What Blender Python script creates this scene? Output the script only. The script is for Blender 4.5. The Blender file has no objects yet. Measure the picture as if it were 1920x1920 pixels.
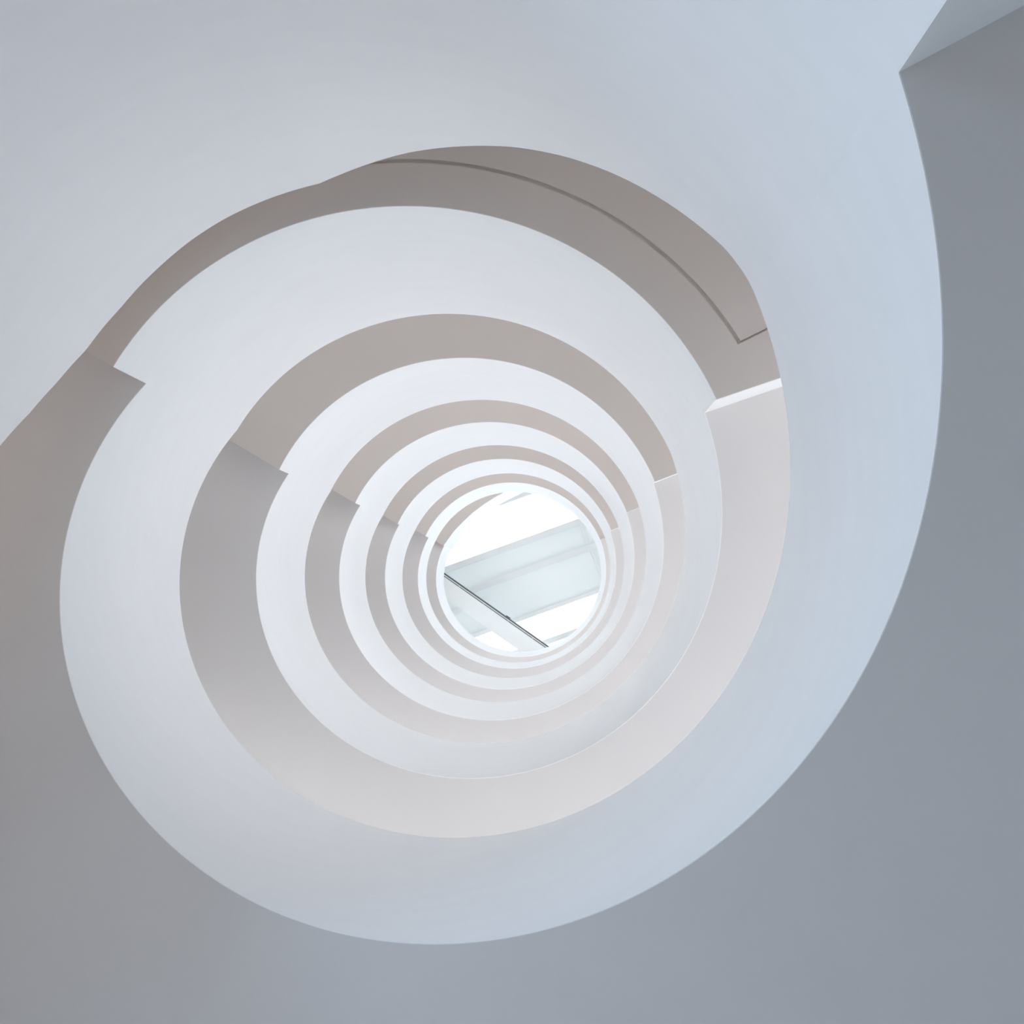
import bpy, math
from mathutils import Vector

C = bpy.context.scene.collection
S = bpy.context.scene
PI = math.pi
def D(a): return math.radians(a)

# ------------------------------------------------------------------ set-out
R = 2.0                       # inner radius of the stairwell, metres
ZC = 0.9                      # lens height above the ground floor
AX, AY = -0.4457, -0.1855     # well axis relative to the camera, in R
E1, E2 = -0.0242, 0.00026     # the well is a slightly oval cylinder
F = 1430.0                    # focal length in pixels of a 1920 frame
VX, VY = 1037.1, 1105.8       # zenith in the frame
ROUT = 1.85                   # outer wall, in R

def rad(th):
    c, s = math.cos(th), math.sin(th)
    return 1.0 / math.hypot((1+E1)*c + E2*s, E2*c + (1-E1)*s)
def plan(th, rho):            # plan point (in R), th in radians
    r = rad(th)*rho
    return (AX + r*math.cos(th), AY + r*math.sin(th))
def W(p, h):                  # plan point and height over the lens (in R) -> metres
    return Vector((p[0]*R, p[1]*R, h*R + ZC))
def hit(p, direction, rho):   # where a ray from p in plan meets the oval of size rho
    lo, hi = 0.0, 4.0
    d = (math.cos(direction), math.sin(direction))
    for _ in range(50):
        t = (lo+hi)/2
        x, y = p[0]+d[0]*t-AX, p[1]+d[1]*t-AY
        if math.hypot(x, y)/rad(math.atan2(y, x)) < rho: lo = t
        else: hi = t
    return (p[0]+d[0]*lo, p[1]+d[1]*lo)
def at(px, py, h):            # a set-out point of the roof, on the level h (in R)
    return ((px-VX)/F*h, (py-VY)/F*h)

# ------------------------------------------------------------------ materials
def mat(name, col, rough=0.5, spec=0.3, var=0.02, scale=3.0, bump=0.0, stretch=(1,1,1), metal=0.0):
    m = bpy.data.materials.new(name); m.use_nodes = True
    nt = m.node_tree; b = nt.nodes['Principled BSDF']
    b.inputs['Roughness'].default_value = rough
    b.inputs['Specular IOR Level'].default_value = spec
    b.inputs['Metallic'].default_value = metal
    tc = nt.nodes.new('ShaderNodeTexCoord'); mp = nt.nodes.new('ShaderNodeMapping')
    mp.inputs['Scale'].default_value = stretch
    nt.links.new(tc.outputs['Object'], mp.inputs['Vector'])
    n = nt.nodes.new('ShaderNodeTexNoise'); n.inputs['Scale'].default_value = scale
    n.inputs['Detail'].default_value = 4
    nt.links.new(mp.outputs['Vector'], n.inputs['Vector'])
    r = nt.nodes.new('ShaderNodeValToRGB')
    r.color_ramp.elements[0].position = 0.3; r.color_ramp.elements[1].position = 0.7
    r.color_ramp.elements[0].color = (*[c*(1-var) for c in col], 1)
    r.color_ramp.elements[1].color = (*[min(1, c*(1+var)) for c in col], 1)
    nt.links.new(n.outputs['Fac'], r.inputs['Fac']); nt.links.new(r.outputs['Color'], b.inputs['Base Color'])
    if bump:
        bp = nt.nodes.new('ShaderNodeBump'); bp.inputs['Strength'].default_value = bump
        bp.inputs['Distance'].default_value = 0.01
        nt.links.new(n.outputs['Fac'], bp.inputs['Height']); nt.links.new(bp.outputs['Normal'], b.inputs['Normal'])
    return m
M_WHITE  = mat('white_plaster', (0.90, 0.905, 0.915), rough=0.42, spec=0.35, var=0.01, scale=2.0, bump=0.05, stretch=(1, 1, 6))
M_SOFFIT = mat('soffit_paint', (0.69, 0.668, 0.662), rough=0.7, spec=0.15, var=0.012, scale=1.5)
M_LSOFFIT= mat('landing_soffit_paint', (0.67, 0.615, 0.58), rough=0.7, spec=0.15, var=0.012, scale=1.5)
M_FLOOR  = mat('beige_stone', (0.55, 0.49, 0.43), rough=0.45, var=0.06, scale=5)
M_WALL   = mat('wall_paint', (0.80, 0.80, 0.80), rough=0.7)
M_BEAM   = mat('white_steel_paint', (0.84, 0.86, 0.87), rough=0.4, var=0.01)
M_DARK   = mat('dark_metal', (0.13, 0.15, 0.16), rough=0.4, metal=0.3)

def blind_material():
    m = bpy.data.materials.new('translucent_blind'); m.use_nodes = True
    nt = m.node_tree; nt.nodes.clear()
    o = nt.nodes.new('ShaderNodeOutputMaterial'); mx = nt.nodes.new('ShaderNodeMixShader')
    d = nt.nodes.new('ShaderNodeBsdfDiffuse'); t = nt.nodes.new('ShaderNodeBsdfTranslucent')
    n = nt.nodes.new('ShaderNodeTexNoise'); n.inputs['Scale'].default_value = 2
    r = nt.nodes.new('ShaderNodeValToRGB')
    r.color_ramp.elements[0].color = (0.78, 0.81, 0.81, 1); r.color_ramp.elements[1].color = (0.82, 0.84, 0.84, 1)
    nt.links.new(n.outputs['Fac'], r.inputs['Fac'])
    nt.links.new(r.outputs['Color'], d.inputs['Color']); nt.links.new(r.outputs['Color'], t.inputs['Color'])
    mx.inputs['Fac'].default_value = 0.22
    nt.links.new(d.outputs[0], mx.inputs[1]); nt.links.new(t.outputs[0], mx.inputs[2]); nt.links.new(mx.outputs[0], o.inputs[0])
    return m
def glass_material():
    m = bpy.data.materials.new('roof_glass'); m.use_nodes = True
    nt = m.node_tree; nt.nodes.clear()
    o = nt.nodes.new('ShaderNodeOutputMaterial'); mx = nt.nodes.new('ShaderNodeMixShader')
    t = nt.nodes.new('ShaderNodeBsdfTransparent'); g = nt.nodes.new('ShaderNodeBsdfGlossy')
    t.inputs['Color'].default_value = (0.66, 0.68, 0.68, 1); g.inputs['Roughness'].default_value = 0.02
    mx.inputs['Fac'].default_value = 0.06
    nt.links.new(t.outputs[0], mx.inputs[1]); nt.links.new(g.outputs[0], mx.inputs[2]); nt.links.new(mx.outputs[0], o.inputs[0])
    return m
M_BLIND = blind_material(); M_GLASS = glass_material()

# ------------------------------------------------------------------ builders
def mesh(name, vs, fs, mats, parent=None, mi=None, smooth=35):
    me = bpy.data.meshes.new(name)
    me.from_pydata([tuple(v) for v in vs], [], fs)
    for m in (mats if isinstance(mats, (list, tuple)) else [mats]): me.materials.append(m)
    if mi: me.polygons.foreach_set('material_index', mi)
    me.validate()
    import bmesh
    bm = bmesh.new(); bm.from_mesh(me)
    bmesh.ops.remove_doubles(bm, verts=bm.verts, dist=1e-5)
    bmesh.ops.recalc_face_normals(bm, faces=bm.faces)
    bm.to_mesh(me); bm.free()
    if smooth:
        me.polygons.foreach_set('use_smooth', [True]*len(me.polygons))
        me.set_sharp_from_angle(angle=D(smooth))
    o = bpy.data.objects.new(name, me); C.objects.link(o)
    if parent: o.parent = parent
    return o
def tag(o, label=None, cat=None, group=None, kind=None):
    if label: o['label'] = label
    if cat: o['category'] = cat
    if group: o['group'] = group
    if kind: o['kind'] = kind
    return o
def thing(name, label, cat, group=None):
    o = bpy.data.objects.new(name, None); C.objects.link(o)
    return tag(o, label, cat, group)
def sweep(sections, closed_ends=True):   # list of closed polygons -> solid
    n = len(sections[0]); vs = []; fs = []
    for s in sections: vs += s
    for i in range(len(sections)-1):
        for j in range(n):
            a, b = i*n+j, i*n+(j+1) % n
            fs.append((a, b, b+n, a+n))
    if closed_ends:
        fs.append(tuple(range(n))); k = (len(sections)-1)*n
        fs.append(tuple(k+j for j in reversed(range(n))))
    return vs, fs
def prism(poly, h0, h1):                 # plan polygon (in R) raised from h0 to h1
    n = len(poly)
    vs = [W(p, h0) for p in poly] + [W(p, h1) for p in poly]
    fs = [tuple(range(n)), tuple(n+j for j in reversed(range(n)))]
    fs += [(j, (j+1) % n, (j+1) % n+n, j+n) for j in range(n)]
    return vs, fs
def lerp(a, b, t): return a+(b-a)*t
def interp(tab, x):
    if x <= tab[0][0]: return tab[0][1]
    for (x0, y0), (x1, y1) in zip(tab, tab[1:]):
        if x <= x1: return y0+(y1-y0)*(x-x0)/(x1-x0)
    return tab[-1][1]

SKIN, THK = 0.002, 0.055
VSTRIP, UEND = 0.157, 0.9465             # the strip round the recessed ceiling of the second landing
def balustrade(parent, a0, a1, bot, top, slabtop, n=120, name='balustrade'):
    """white parapet wall: inner face on the well, from the soffit edge to its rounded coping"""
    secs = []
    for i in range(n+1):
        a = lerp(a0, a1, i/n); th = D(a)
        zb, zt, zs = bot(a), top(a), slabtop(a)
        p = lambda rho: plan(th, rho)
        b = 0.006
        secs.append([W(p(1+SKIN), zb), W(p(1), zb), W(p(1), zt-b), W(p(1+b*0.35), zt-b*0.35), W(p(1+b), zt),
                     W(p(1+THK-b), zt), W(p(1+THK), zt-b), W(p(1+THK), zs), W(p(1+SKIN), zs)])
    vs, fs = sweep(secs)
    return mesh(name, vs, fs, M_WHITE, parent)

def slab(parent, a0, a1, dir0, dir1, bot, slabtop, soffit, name='soffit_slab', steps=0, n=96):
    """slab whose underside is the soffit; the lines at both ends follow dir0 / dir1"""
    pin = lambda a: plan(D(a), 1+SKIN)
    out0 = hit(pin(a0), D(dir0), ROUT); out1 = hit(pin(a1), D(dir1), ROUT)
    def ang(p, near):
        t = math.degrees(math.atan2(p[1]-AY, p[0]-AX))
        while t < near-180: t += 360
        while t > near+180: t -= 360
        return t
    b0, b1 = ang(out0, a0), ang(out1, a1)
    vs, fs, mi = [], [], []
    NV = 6
    def line(u):
        i = pin(lerp(a0, a1, u)); o = plan(D(lerp(b0, b1, u)), ROUT)
        return [(lerp(i[0], o[0], v/NV), lerp(i[1], o[1], v/NV)) for v in range(NV+1)]
    def quad(a, b, c, d, m):
        k = len(vs); vs.extend([a, b, c, d]); fs.append((k, k+1, k+2, k+3)); mi.append(m)
    per = n//steps if steps else 1
    prev_top = None
    for k in range(n):
        u0, u1 = k/n, (k+1)/n
        L0, L1 = line(u0), line(u1)
        za, zb = bot(lerp(a0, a1, u0)), bot(lerp(a0, a1, u1))
        if steps:
            st = k//per; t = slabtop(lerp(a0, a1, (st+1)*per/n)); ta = tb = t
        else:
            ta, tb = slabtop(lerp(a0, a1, u0)), slabtop(lerp(a0, a1, u1))
        for v in range(NV):
            quad(W(L0[v], za), W(L0[v+1], za), W(L1[v+1], zb), W(L1[v], zb), 0)
            quad(W(L0[v], ta), W(L0[v+1], ta), W(L1[v+1], tb), W(L1[v], tb), 1)
            if prev_top is not None and abs(prev_top-ta) > 1e-6:
                quad(W(L0[v], prev_top), W(L0[v+1], prev_top), W(L0[v+1], ta), W(L0[v], ta), 1)
            if k == 0: quad(W(L0[v], za), W(L0[v+1], za), W(L0[v+1], ta), W(L0[v], ta), 2)
            if k == n-1: quad(W(L1[v], zb), W(L1[v+1], zb), W(L1[v+1], tb), W(L1[v], tb), 2)
        for v in (0, NV): quad(W(L0[v], za), W(L1[v], zb), W(L1[v], tb), W(L0[v], ta), 2)
        prev_top = tb
    return mesh(name, vs, fs, [soffit, M_FLOOR, M_WHITE], parent, mi), line

# ------------------------------------------------------------------ the stair
# heights over the lens in R; azimuths in degrees, clockwise in the photo, 0 = right
AZR = {0: -28.4, 1: -22.6, 2: -20.4, 3: -20.2, 4: -19.6, 5: -20.4}     # landing ends, right (flights start)
DIR = {0: -28.2, 1: -18.8, 2: -21.0, 3: -21.0, 4: -21.4, 5: -21.4}
AZL = {1: 208.9, 2: 204.2, 3: 204.1, 4: 203.0, 5: 202.8, 6: 201.5}     # landing starts, left (flights end)
LB  = {0: 0.85, 1: 2.311, 2: 3.823, 3: 5.290, 4: 6.775, 5: 8.265}
FB  = {1: (1.1657, .3653), 2: (2.6341, .3718), 3: (4.0154, .3976), 4: (5.4533, .3939), 5: (7.0238, .4098), 6: (8.3609, .3936)}
FT  = {1: (1.8871, .3663), 2: (3.3600, .3765), 3: (4.778, .3880), 4: (6.240, .3890), 5: (7.7416, .3555), 6: (9.2195, .3357)}
LT  = {n: (FT[n][0]+FT[n][1]*D(AZL[n]), FT[n+1][0]+FT[n+1][1]*D(AZR[n])) for n in range(1, 6)}
T0  = [(-190, 1.76), (-180, 1.88), (-169.5, 2.001), (-163, 2.08), (-157.2, 2.133), (-150.6, 2.174), (-141.9, 2.186), (-132.5, 2.177), (-125.6, 2.166),
       (-118.5, 2.158), (-108.8, 2.152), (-102.5, 2.148), (-98.4, 2.121), (-92.6, 2.078), (-86.7, 2.032), (-80.7, 1.99),
       (-74.9, 1.949), (-69.6, 1.910), (-61.2, 1.856), (-53.6, 1.811), (-45.8, 1.768), (-38.5, 1.727), (-34.6, 1.704), (-30.3, 1.699), (-28.4, 1.7055)]
STOREY = ['lowest', 'second lowest', 'third lowest', 'fourth', 'fifth', 'sixth', 'topmost']
LGROUP, FGROUP = 'landings of the spiral staircase', 'flights of the spiral staircase'
LLAB = {0: 'big blue-white landing parapet curving across the top of the photo',
        1: 'spiral landing with a brown ceiling and a thin dark groove, widest of the brown bands',
        2: 'second brown-soffited spiral landing, next above the one with the grooved ceiling',
        3: 'third brown-soffited spiral landing counting inward from the grooved one',
        4: 'fourth spiral landing counting inward, two rings outside the skylight opening',
        5: 'innermost round spiral landing bordering the top right of the skylight opening'}
FLAB = {1: 'largest and lowest white spiral flight, sweeping around right, bottom and left, bluish underside',
        2: 'second white spiral flight inward, pale pinkish underside wide at the lower right',
        3: 'third white spiral flight inward from the photo edge, pale grey underside',
        4: 'fourth white spiral flight inward, narrow band below the skylight',
        5: 'fifth white spiral flight inward, second ring outside the skylight opening',
        6: 'topmost white spiral flight, thin ring edging the lower half of the skylight opening'}

def lin(c): return lambda a: c[0]+c[1]*D(a)
for n in range(0, 6):
    t = thing('stair_landing', LLAB[n], 'landing', LGROUP)
    a0 = -190 if n == 0 else AZL[n]-360
    a1 = AZR[n]
    if n == 0: top = lambda a: interp(T0, a)
    else: top = (lambda q, b0, b1: lambda a: lerp(q[0], q[1], (a-b0)/(b1-b0)))(LT[n], a0, a1)
    bot = (lambda v: lambda a: v)(LB[n])
    st = (lambda v: lambda a: v)(LB[n]+0.36)
    dl = 210.7-360 if n else -190
    balustrade(t, a0, a1, bot, top, st)
    bs = bot if n != 1 else (lambda a: LB[1]+0.0105)
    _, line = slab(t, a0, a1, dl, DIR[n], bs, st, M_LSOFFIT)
    if n == 1:                            # edge strip, shadow groove and ceiling panel
        def field(u0, u1, v0, v1, h0, h1, name, m=M_LSOFFIT):
            secs = []
            for k in range(81):
                L = line(lerp(u0, u1, k/80)); i, o = L[0], L[-1]
                pt = lambda v: (lerp(i[0], o[0], v), lerp(i[1], o[1], v))
                secs.append([W(pt(v0), h0), W(pt(v1), h0), W(pt(v1), h1), W(pt(v0), h1)])
            vs, fs = sweep(secs)
            return mesh(name, vs, fs, m, t)
        z = LB[1]
        field(0, 1, 0, VSTRIP, z, z+0.0104, 'edge_strip')
        field(UEND, 1, VSTRIP, 1, z, z+0.0104, 'end_strip')
        tag(field(0, UEND-0.0024, VSTRIP+0.0165, 1, z+0.003, z+0.0104, 'ceiling_panel'), 'brown ceiling panel set off by a dark groove')
for n in range(1, 7):
    t = thing('stair_flight', FLAB[n], 'staircase', FGROUP)
    a0, a1 = AZR[n-1], AZL[n]
    bot, top = lin(FB[n]), lin(FT[n])
    st = (lambda f: lambda a: f(a)+0.20)(bot)
    balustrade(t, a0, a1, bot, top, st, n=180)
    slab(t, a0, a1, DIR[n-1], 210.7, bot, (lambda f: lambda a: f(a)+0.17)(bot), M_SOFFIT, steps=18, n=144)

# the top landing, whose edge leaves the round well in a flatter curve
t = thing('stair_landing', 'top landing with a nearly straight white edge at the upper left of the skylight', 'landing', LGROUP)
H6, H6T = 9.69, 10.52
zz = lambda x, y: (780+x*400/1920, 860+y*400/1920)
edge = [plan(D(AZL[6]), 1)] + [at(*zz(*p), H6) for p in ((345, 650), (430, 562), (510, 488), (600, 420), (700, 355), (780, 310), (960, 220))]
nx = []
for i, p in enumerate(edge):
    a = edge[max(0, i-1)]; b = edge[min(len(edge)-1, i+1)]
    d = (b[0]-a[0], b[1]-a[1]); l = math.hypot(*d); nx.append((d[1]/l, -d[0]/l))
nx[0] = (math.cos(D(210.7)), math.sin(D(210.7)))
secs = []
for p, q in zip(edge, nx):
    o = lambda w: (p[0]+q[0]*w, p[1]+q[1]*w)
    secs.append([W(o(SKIN), H6), W(p, H6), W(p, H6T-.006), W(o(.006), H6T), W(o(THK), H6T), W(o(THK), H6+.3), W(o(SKIN), H6+.3)])
vs, fs = sweep(secs); mesh('balustrade', vs, fs, M_WHITE, t)
secs = []
for p, q in zip(edge, nx):
    o = lambda w: (p[0]+q[0]*w, p[1]+q[1]*w)
    wd = .8
    while wd > .06 and math.hypot(o(wd)[0]-AX, o(wd)[1]-AY) > 1.78*rad(math.atan2(o(wd)[1]-AY, o(wd)[0]-AX)): wd -= .02
    secs.append([W(o(SKIN), H6), W(o(wd), H6), W(o(wd), H6+.3), W(o(SKIN), H6+.3)])
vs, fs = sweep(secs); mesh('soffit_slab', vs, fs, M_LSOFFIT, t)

# ------------------------------------------------------------------ roof light
HG, HB = 11.0, 11.35                       # girder and roof beam levels
SL = -0.36
dx, dy = 1/math.hypot(1, SL), SL/math.hypot(1, SL)
def strip(c0, c1, x0, x1, h):              # band between two parallel lines y = c - 0.36 x of the set-out
    return [at(x0, c0+SL*x0, h), at(x1, c0+SL*x1, h), at(x1, c1+SL*x1, h), at(x0, c1+SL*x0, h)]
XL, XR = 640, 1330
RG = 'roof beams under the skylight'
BEAMS = [(1273, 1285, 'grey-white roof beam at the very top of the skylight opening', None),
         (1363, 1375, 'white roof beam between the large bright pane and the grey blinds', None),
         (1418.5, 1430.9, 'white roof beam between the two grey blinds', None),
         (1507.9, 1515.7, 'white roof beam below the wider grey blind', None),
         (1567.7, 1577.9, 'short white roof beam at the lower right of the skylight', None)]
for c0, c1, lab, _ in BEAMS:
    vs, fs = prism(strip(c0, c1, XL, XR, HB), HB, HB+0.10)
    tag(mesh('roof_beam', vs, fs, M_BEAM, smooth=0), lab, 'beam', RG)
vs, fs = prism(strip(1450.5, 1460.4, 640, 915, HB), HB, HB+0.10)
tag(mesh('roof_beam', vs, fs, M_BEAM, smooth=0), 'short white rib between two grey blinds at lower left of the girder', 'beam', RG)
# panes of clear glass and grey translucent blinds between the beams
HP = HB+0.055
def pane(name, c0, c1, x0, x1, m, lab, cat, group):
    vs, fs = prism(strip(c0, c1, x0, x1, HP), HP, HP+0.004)
    return tag(mesh(name, vs, fs, m, smooth=0), lab, cat, group)
GG, BG = 'clear panes of the skylight', 'grey blinds of the skylight'
pane('roof_window', 1190, 1273.3, XL, XR, M_GLASS, 'thin sliver of bright glass at the very top of the skylight', 'window', GG)
pane('roof_window', 1284.7, 1363.3, XL, XR, M_GLASS, 'large bright white skylight pane at upper left', 'window', GG)
pane('roof_window', 1515.4, 1568, XL, XR, M_GLASS, 'bright white skylight pane at lower right, also showing below the girder', 'window', GG)
pane('roof_window', 1577.6, 1670, XL, XR, M_GLASS, 'small bright skylight pane at the bottom of the opening', 'window', GG)
pane('skylight_blind', 1374.7, 1418.8, XL, XR, M_BLIND, 'narrower grey blind just under the large bright pane', 'blind', BG)
pane('skylight_blind', 1430.6, 1508.2, XL, XR, M_BLIND, 'wider grey blind across the middle of the skylight', 'blind', BG)
# slim cross bars near the right end
def bar(x0, y0, x1, y1, w, h, hh, lab, cat, name, m, group=None, parent=None):
    a, b = at(x0, y0, h), at(x1, y1, h)
    d = (b[0]-a[0], b[1]-a[1]); l = math.hypot(*d); k = w/F*h/2
    nx_, ny_ = -d[1]/l*k, d[0]/l*k
    vs, fs = prism([(a[0]-nx_, a[1]-ny_), (b[0]-nx_, b[1]-ny_), (b[0]+nx_, b[1]+ny_), (a[0]+nx_, a[1]+ny_)], h, h+hh)
    return tag(mesh(name, vs, fs, m, parent, smooth=0), lab, cat, group)
HX = HB+0.02
def zbar(x0, y0, x1, y1, w, lab):
    bar(*zz(x0, y0), *zz(x1, y1), w, HX, 0.03, lab, 'bar', 'cross_bar', M_BEAM, 'cross bars under the blinds')
zbar(1478, 585, 1540, 772, 4.5, 'slim cross bar at right end of the narrower grey blind')
zbar(1572, 812, 1690, 1120, 4.5, 'slim cross bar at right end of the wider grey blind')

# diagonal girder with its dark rail
g = thing('diagonal_girder', 'wide pale girder crossing the skylight diagonally from left to lower right', 'girder')
def gl(u, off):                            # along the girder (0 at the left rim, 1 at the lower right), offset across it, set-out px
    x0, y0 = zz(262, 1040); x1, y1 = zz(1190, 1693)
    L = math.hypot(x1-x0, y1-y0); ex, ey = (x1-x0)/L, (y1-y0)/L
    return (x0+(x1-x0)*u - ey*off, y0+(y1-y0)*u + ex*off)
def gstrip(u0, u1, o0, o1, h): return [at(*gl(u, o), h) for u, o in ((u0, o0), (u1, o0), (u1, o1), (u0, o1))]
vs, fs = prism(gstrip(-0.5, 1.5, 4.7, 30.5, HG), HG, HG+0.16); mesh('underside_panel', vs, fs, M_BEAM, g, smooth=0)
vs, fs = prism(gstrip(-0.5, 1.5, 30.5, 37.0, HG), HG+0.015, HG+0.16); mesh('edge_flange', vs, fs, M_BEAM, g, smooth=0)
vs, fs = prism(gstrip(-0.5, 1.5, 1.3, 3.3, HG), HG+0.004, HG+0.16); mesh('rail_cover', vs, fs, M_BEAM, g, smooth=0)
vs, fs = prism(gstrip(-0.5, 1.5, -1.1, 1.2, HG), HG+0.002, HG+0.08); tag(mesh('upper_rail', vs, fs, M_DARK, g, smooth=0), 'dark metal rail')
for k in range(-2, 7):
    u0, u1 = 0.148+0.237*(k-1)+0.006, 0.148+0.237*k-0.006
    vs, fs = prism(gstrip(u0, u1, 3.4, 4.6, HG), HG-0.002, HG+0.05)
    tag(mesh('lower_rail', vs, fs, M_DARK, g, smooth=0), 'thin dark rail segment')
vs, fs = prism(gstrip(0.585, 0.625, -3.2, 0.2, HG), HG-0.006, HG+0.05)
tag(mesh('rail_bracket', vs, fs, M_DARK, g, smooth=0), 'small dark bracket')

# ------------------------------------------------------------------ the shell
WA0, WA1, WH0, WH1 = -20, 150, -0.13, 0.33
G0, G1, GH0, GH1 = 155, 185, -0.2, 0.4
LW0, LW1, LWH0, LWH1 = 210, 325, 0.82, 1.08
def ring(a0, a1, h0, h1, r0, r1):
    secs = []
    n = max(2, int(abs(a1-a0)/5))
    for i in range(n+1):
        th = D(lerp(a0, a1, i/n))
        secs.append([W(plan(th, r0), h0), W(plan(th, r1), h0), W(plan(th, r1), h1), W(plan(th, r0), h1)])
    return sweep(secs)
HF = -ZC/R
vs, fs = [], []
def add(v, f):
    k = len(vs); vs.extend(v); fs.extend(tuple(i+k for i in q) for q in f)
SEG = 5
def openings(a):                          # unseen window openings, sized to light the soffits, in the outer wall above azimuth a (0..360)
    o = []
    if G0 <= a < G1: o.append((GH0, GH1))
    for n in range(1, 7):
        b = a if a < 300 else a-360
        if WA0 <= b < WA1 and (a//SEG) % 6 != 0:
            t = FT[n][0]+FT[n][1]*D(b)
            o.append((t+WH0, t+WH1))
    for n in range(0, 6):
        if LW0 <= a < LW1 and (a//SEG) % 6 != 0: o.append((LB[n]+LWH0, LB[n]+(0.91, 1.00, LWH1, LWH1, LWH1+.03, LWH1+.03)[n]))
    return sorted(o)
for k in range(0, 360, SEG):
    h = HF
    for h0, h1 in openings(k):
        add(*ring(k, k+SEG, h, h0, ROUT+.004, ROUT+.12)); h = h1
    add(*ring(k, k+SEG, h, HB+.06, ROUT+.004, ROUT+.12))
tag(mesh('wall_outer', vs, fs, M_WALL), kind='structure')
v, f = prism([plan(D(a), ROUT+.12) for a in range(0, 360, 6)], HF-.1, HF)
tag(mesh('floor', v, f, M_FLOOR, smooth=0), kind='structure')

# ------------------------------------------------------------------ light
w = bpy.data.worlds.new('sky'); S.world = w; w.use_nodes = True
bg = w.node_tree.nodes['Background']
bg.inputs['Color'].default_value = (0.90, 0.945, 1.0, 1); bg.inputs['Strength'].default_value = 3.4

def area_light(name, az, h, wid, hei, power, col, aim=None):   # added area light just inside the outer wall
    l = bpy.data.lights.new(name, 'AREA'); l.shape = 'RECTANGLE'; l.size = wid; l.size_y = hei
    l.energy = power; l.color = col
    o = bpy.data.objects.new(name, l); C.objects.link(o)
    p = W(plan(D(az), ROUT-0.01), h); o.location = p
    q = W(plan(D(aim[0]), aim[1]), aim[2]) if aim else W((AX, AY), h); o.rotation_euler = (q-p).to_track_quat('-Z', 'Y').to_euler()
    return o
area_light('ground_daylight_standin', 208, 0.05, 1.8, 1.1, 132, (0.46, 0.71, 1.0))  # cool light standing in for an unseen window; the wall is solid here
area_light('warm_ground_fill', 90, -0.2, 0.8, 0.5, 9, (1.0, 0.84, 0.70), (205, 1.3, 1.8))  # added warm fill for the left underside of the lowest flight, no real lamp

area_light('warm_landing_fill', 194, 1.42, 0.9, 0.4, 10, (1.0, 0.83, 0.71), (202, 1.2, 2.35))  # added unseen fill, warms the brown soffits at the left

# ------------------------------------------------------------------ camera
cd = bpy.data.cameras.new('camera'); cam = bpy.data.objects.new('camera', cd); C.objects.link(cam)
cam.location = (0, 0, ZC); cam.rotation_euler = (PI, 0, 0)
cd.sensor_width = 36; cd.lens = 36*F/1920
cd.shift_x = -(VX-960)/1920; cd.shift_y = (VY-960)/1920
cd.clip_start = 0.02
S.camera = cam
S.view_settings.view_transform = 'Standard'; S.view_settings.look = 'None'
S.view_settings.exposure = 0.43; S.view_settings.gamma = 1.0; S.view_settings.use_curve_mapping = False
S.cycles.max_bounces = 14; S.cycles.diffuse_bounces = 11; S.cycles.transmission_bounces = 8; S.cycles.transparent_max_bounces = 16
S.cycles.use_denoising = True
S.cycles.use_adaptive_sampling = True; S.cycles.adaptive_threshold = 0.08; S.cycles.adaptive_min_samples = 24
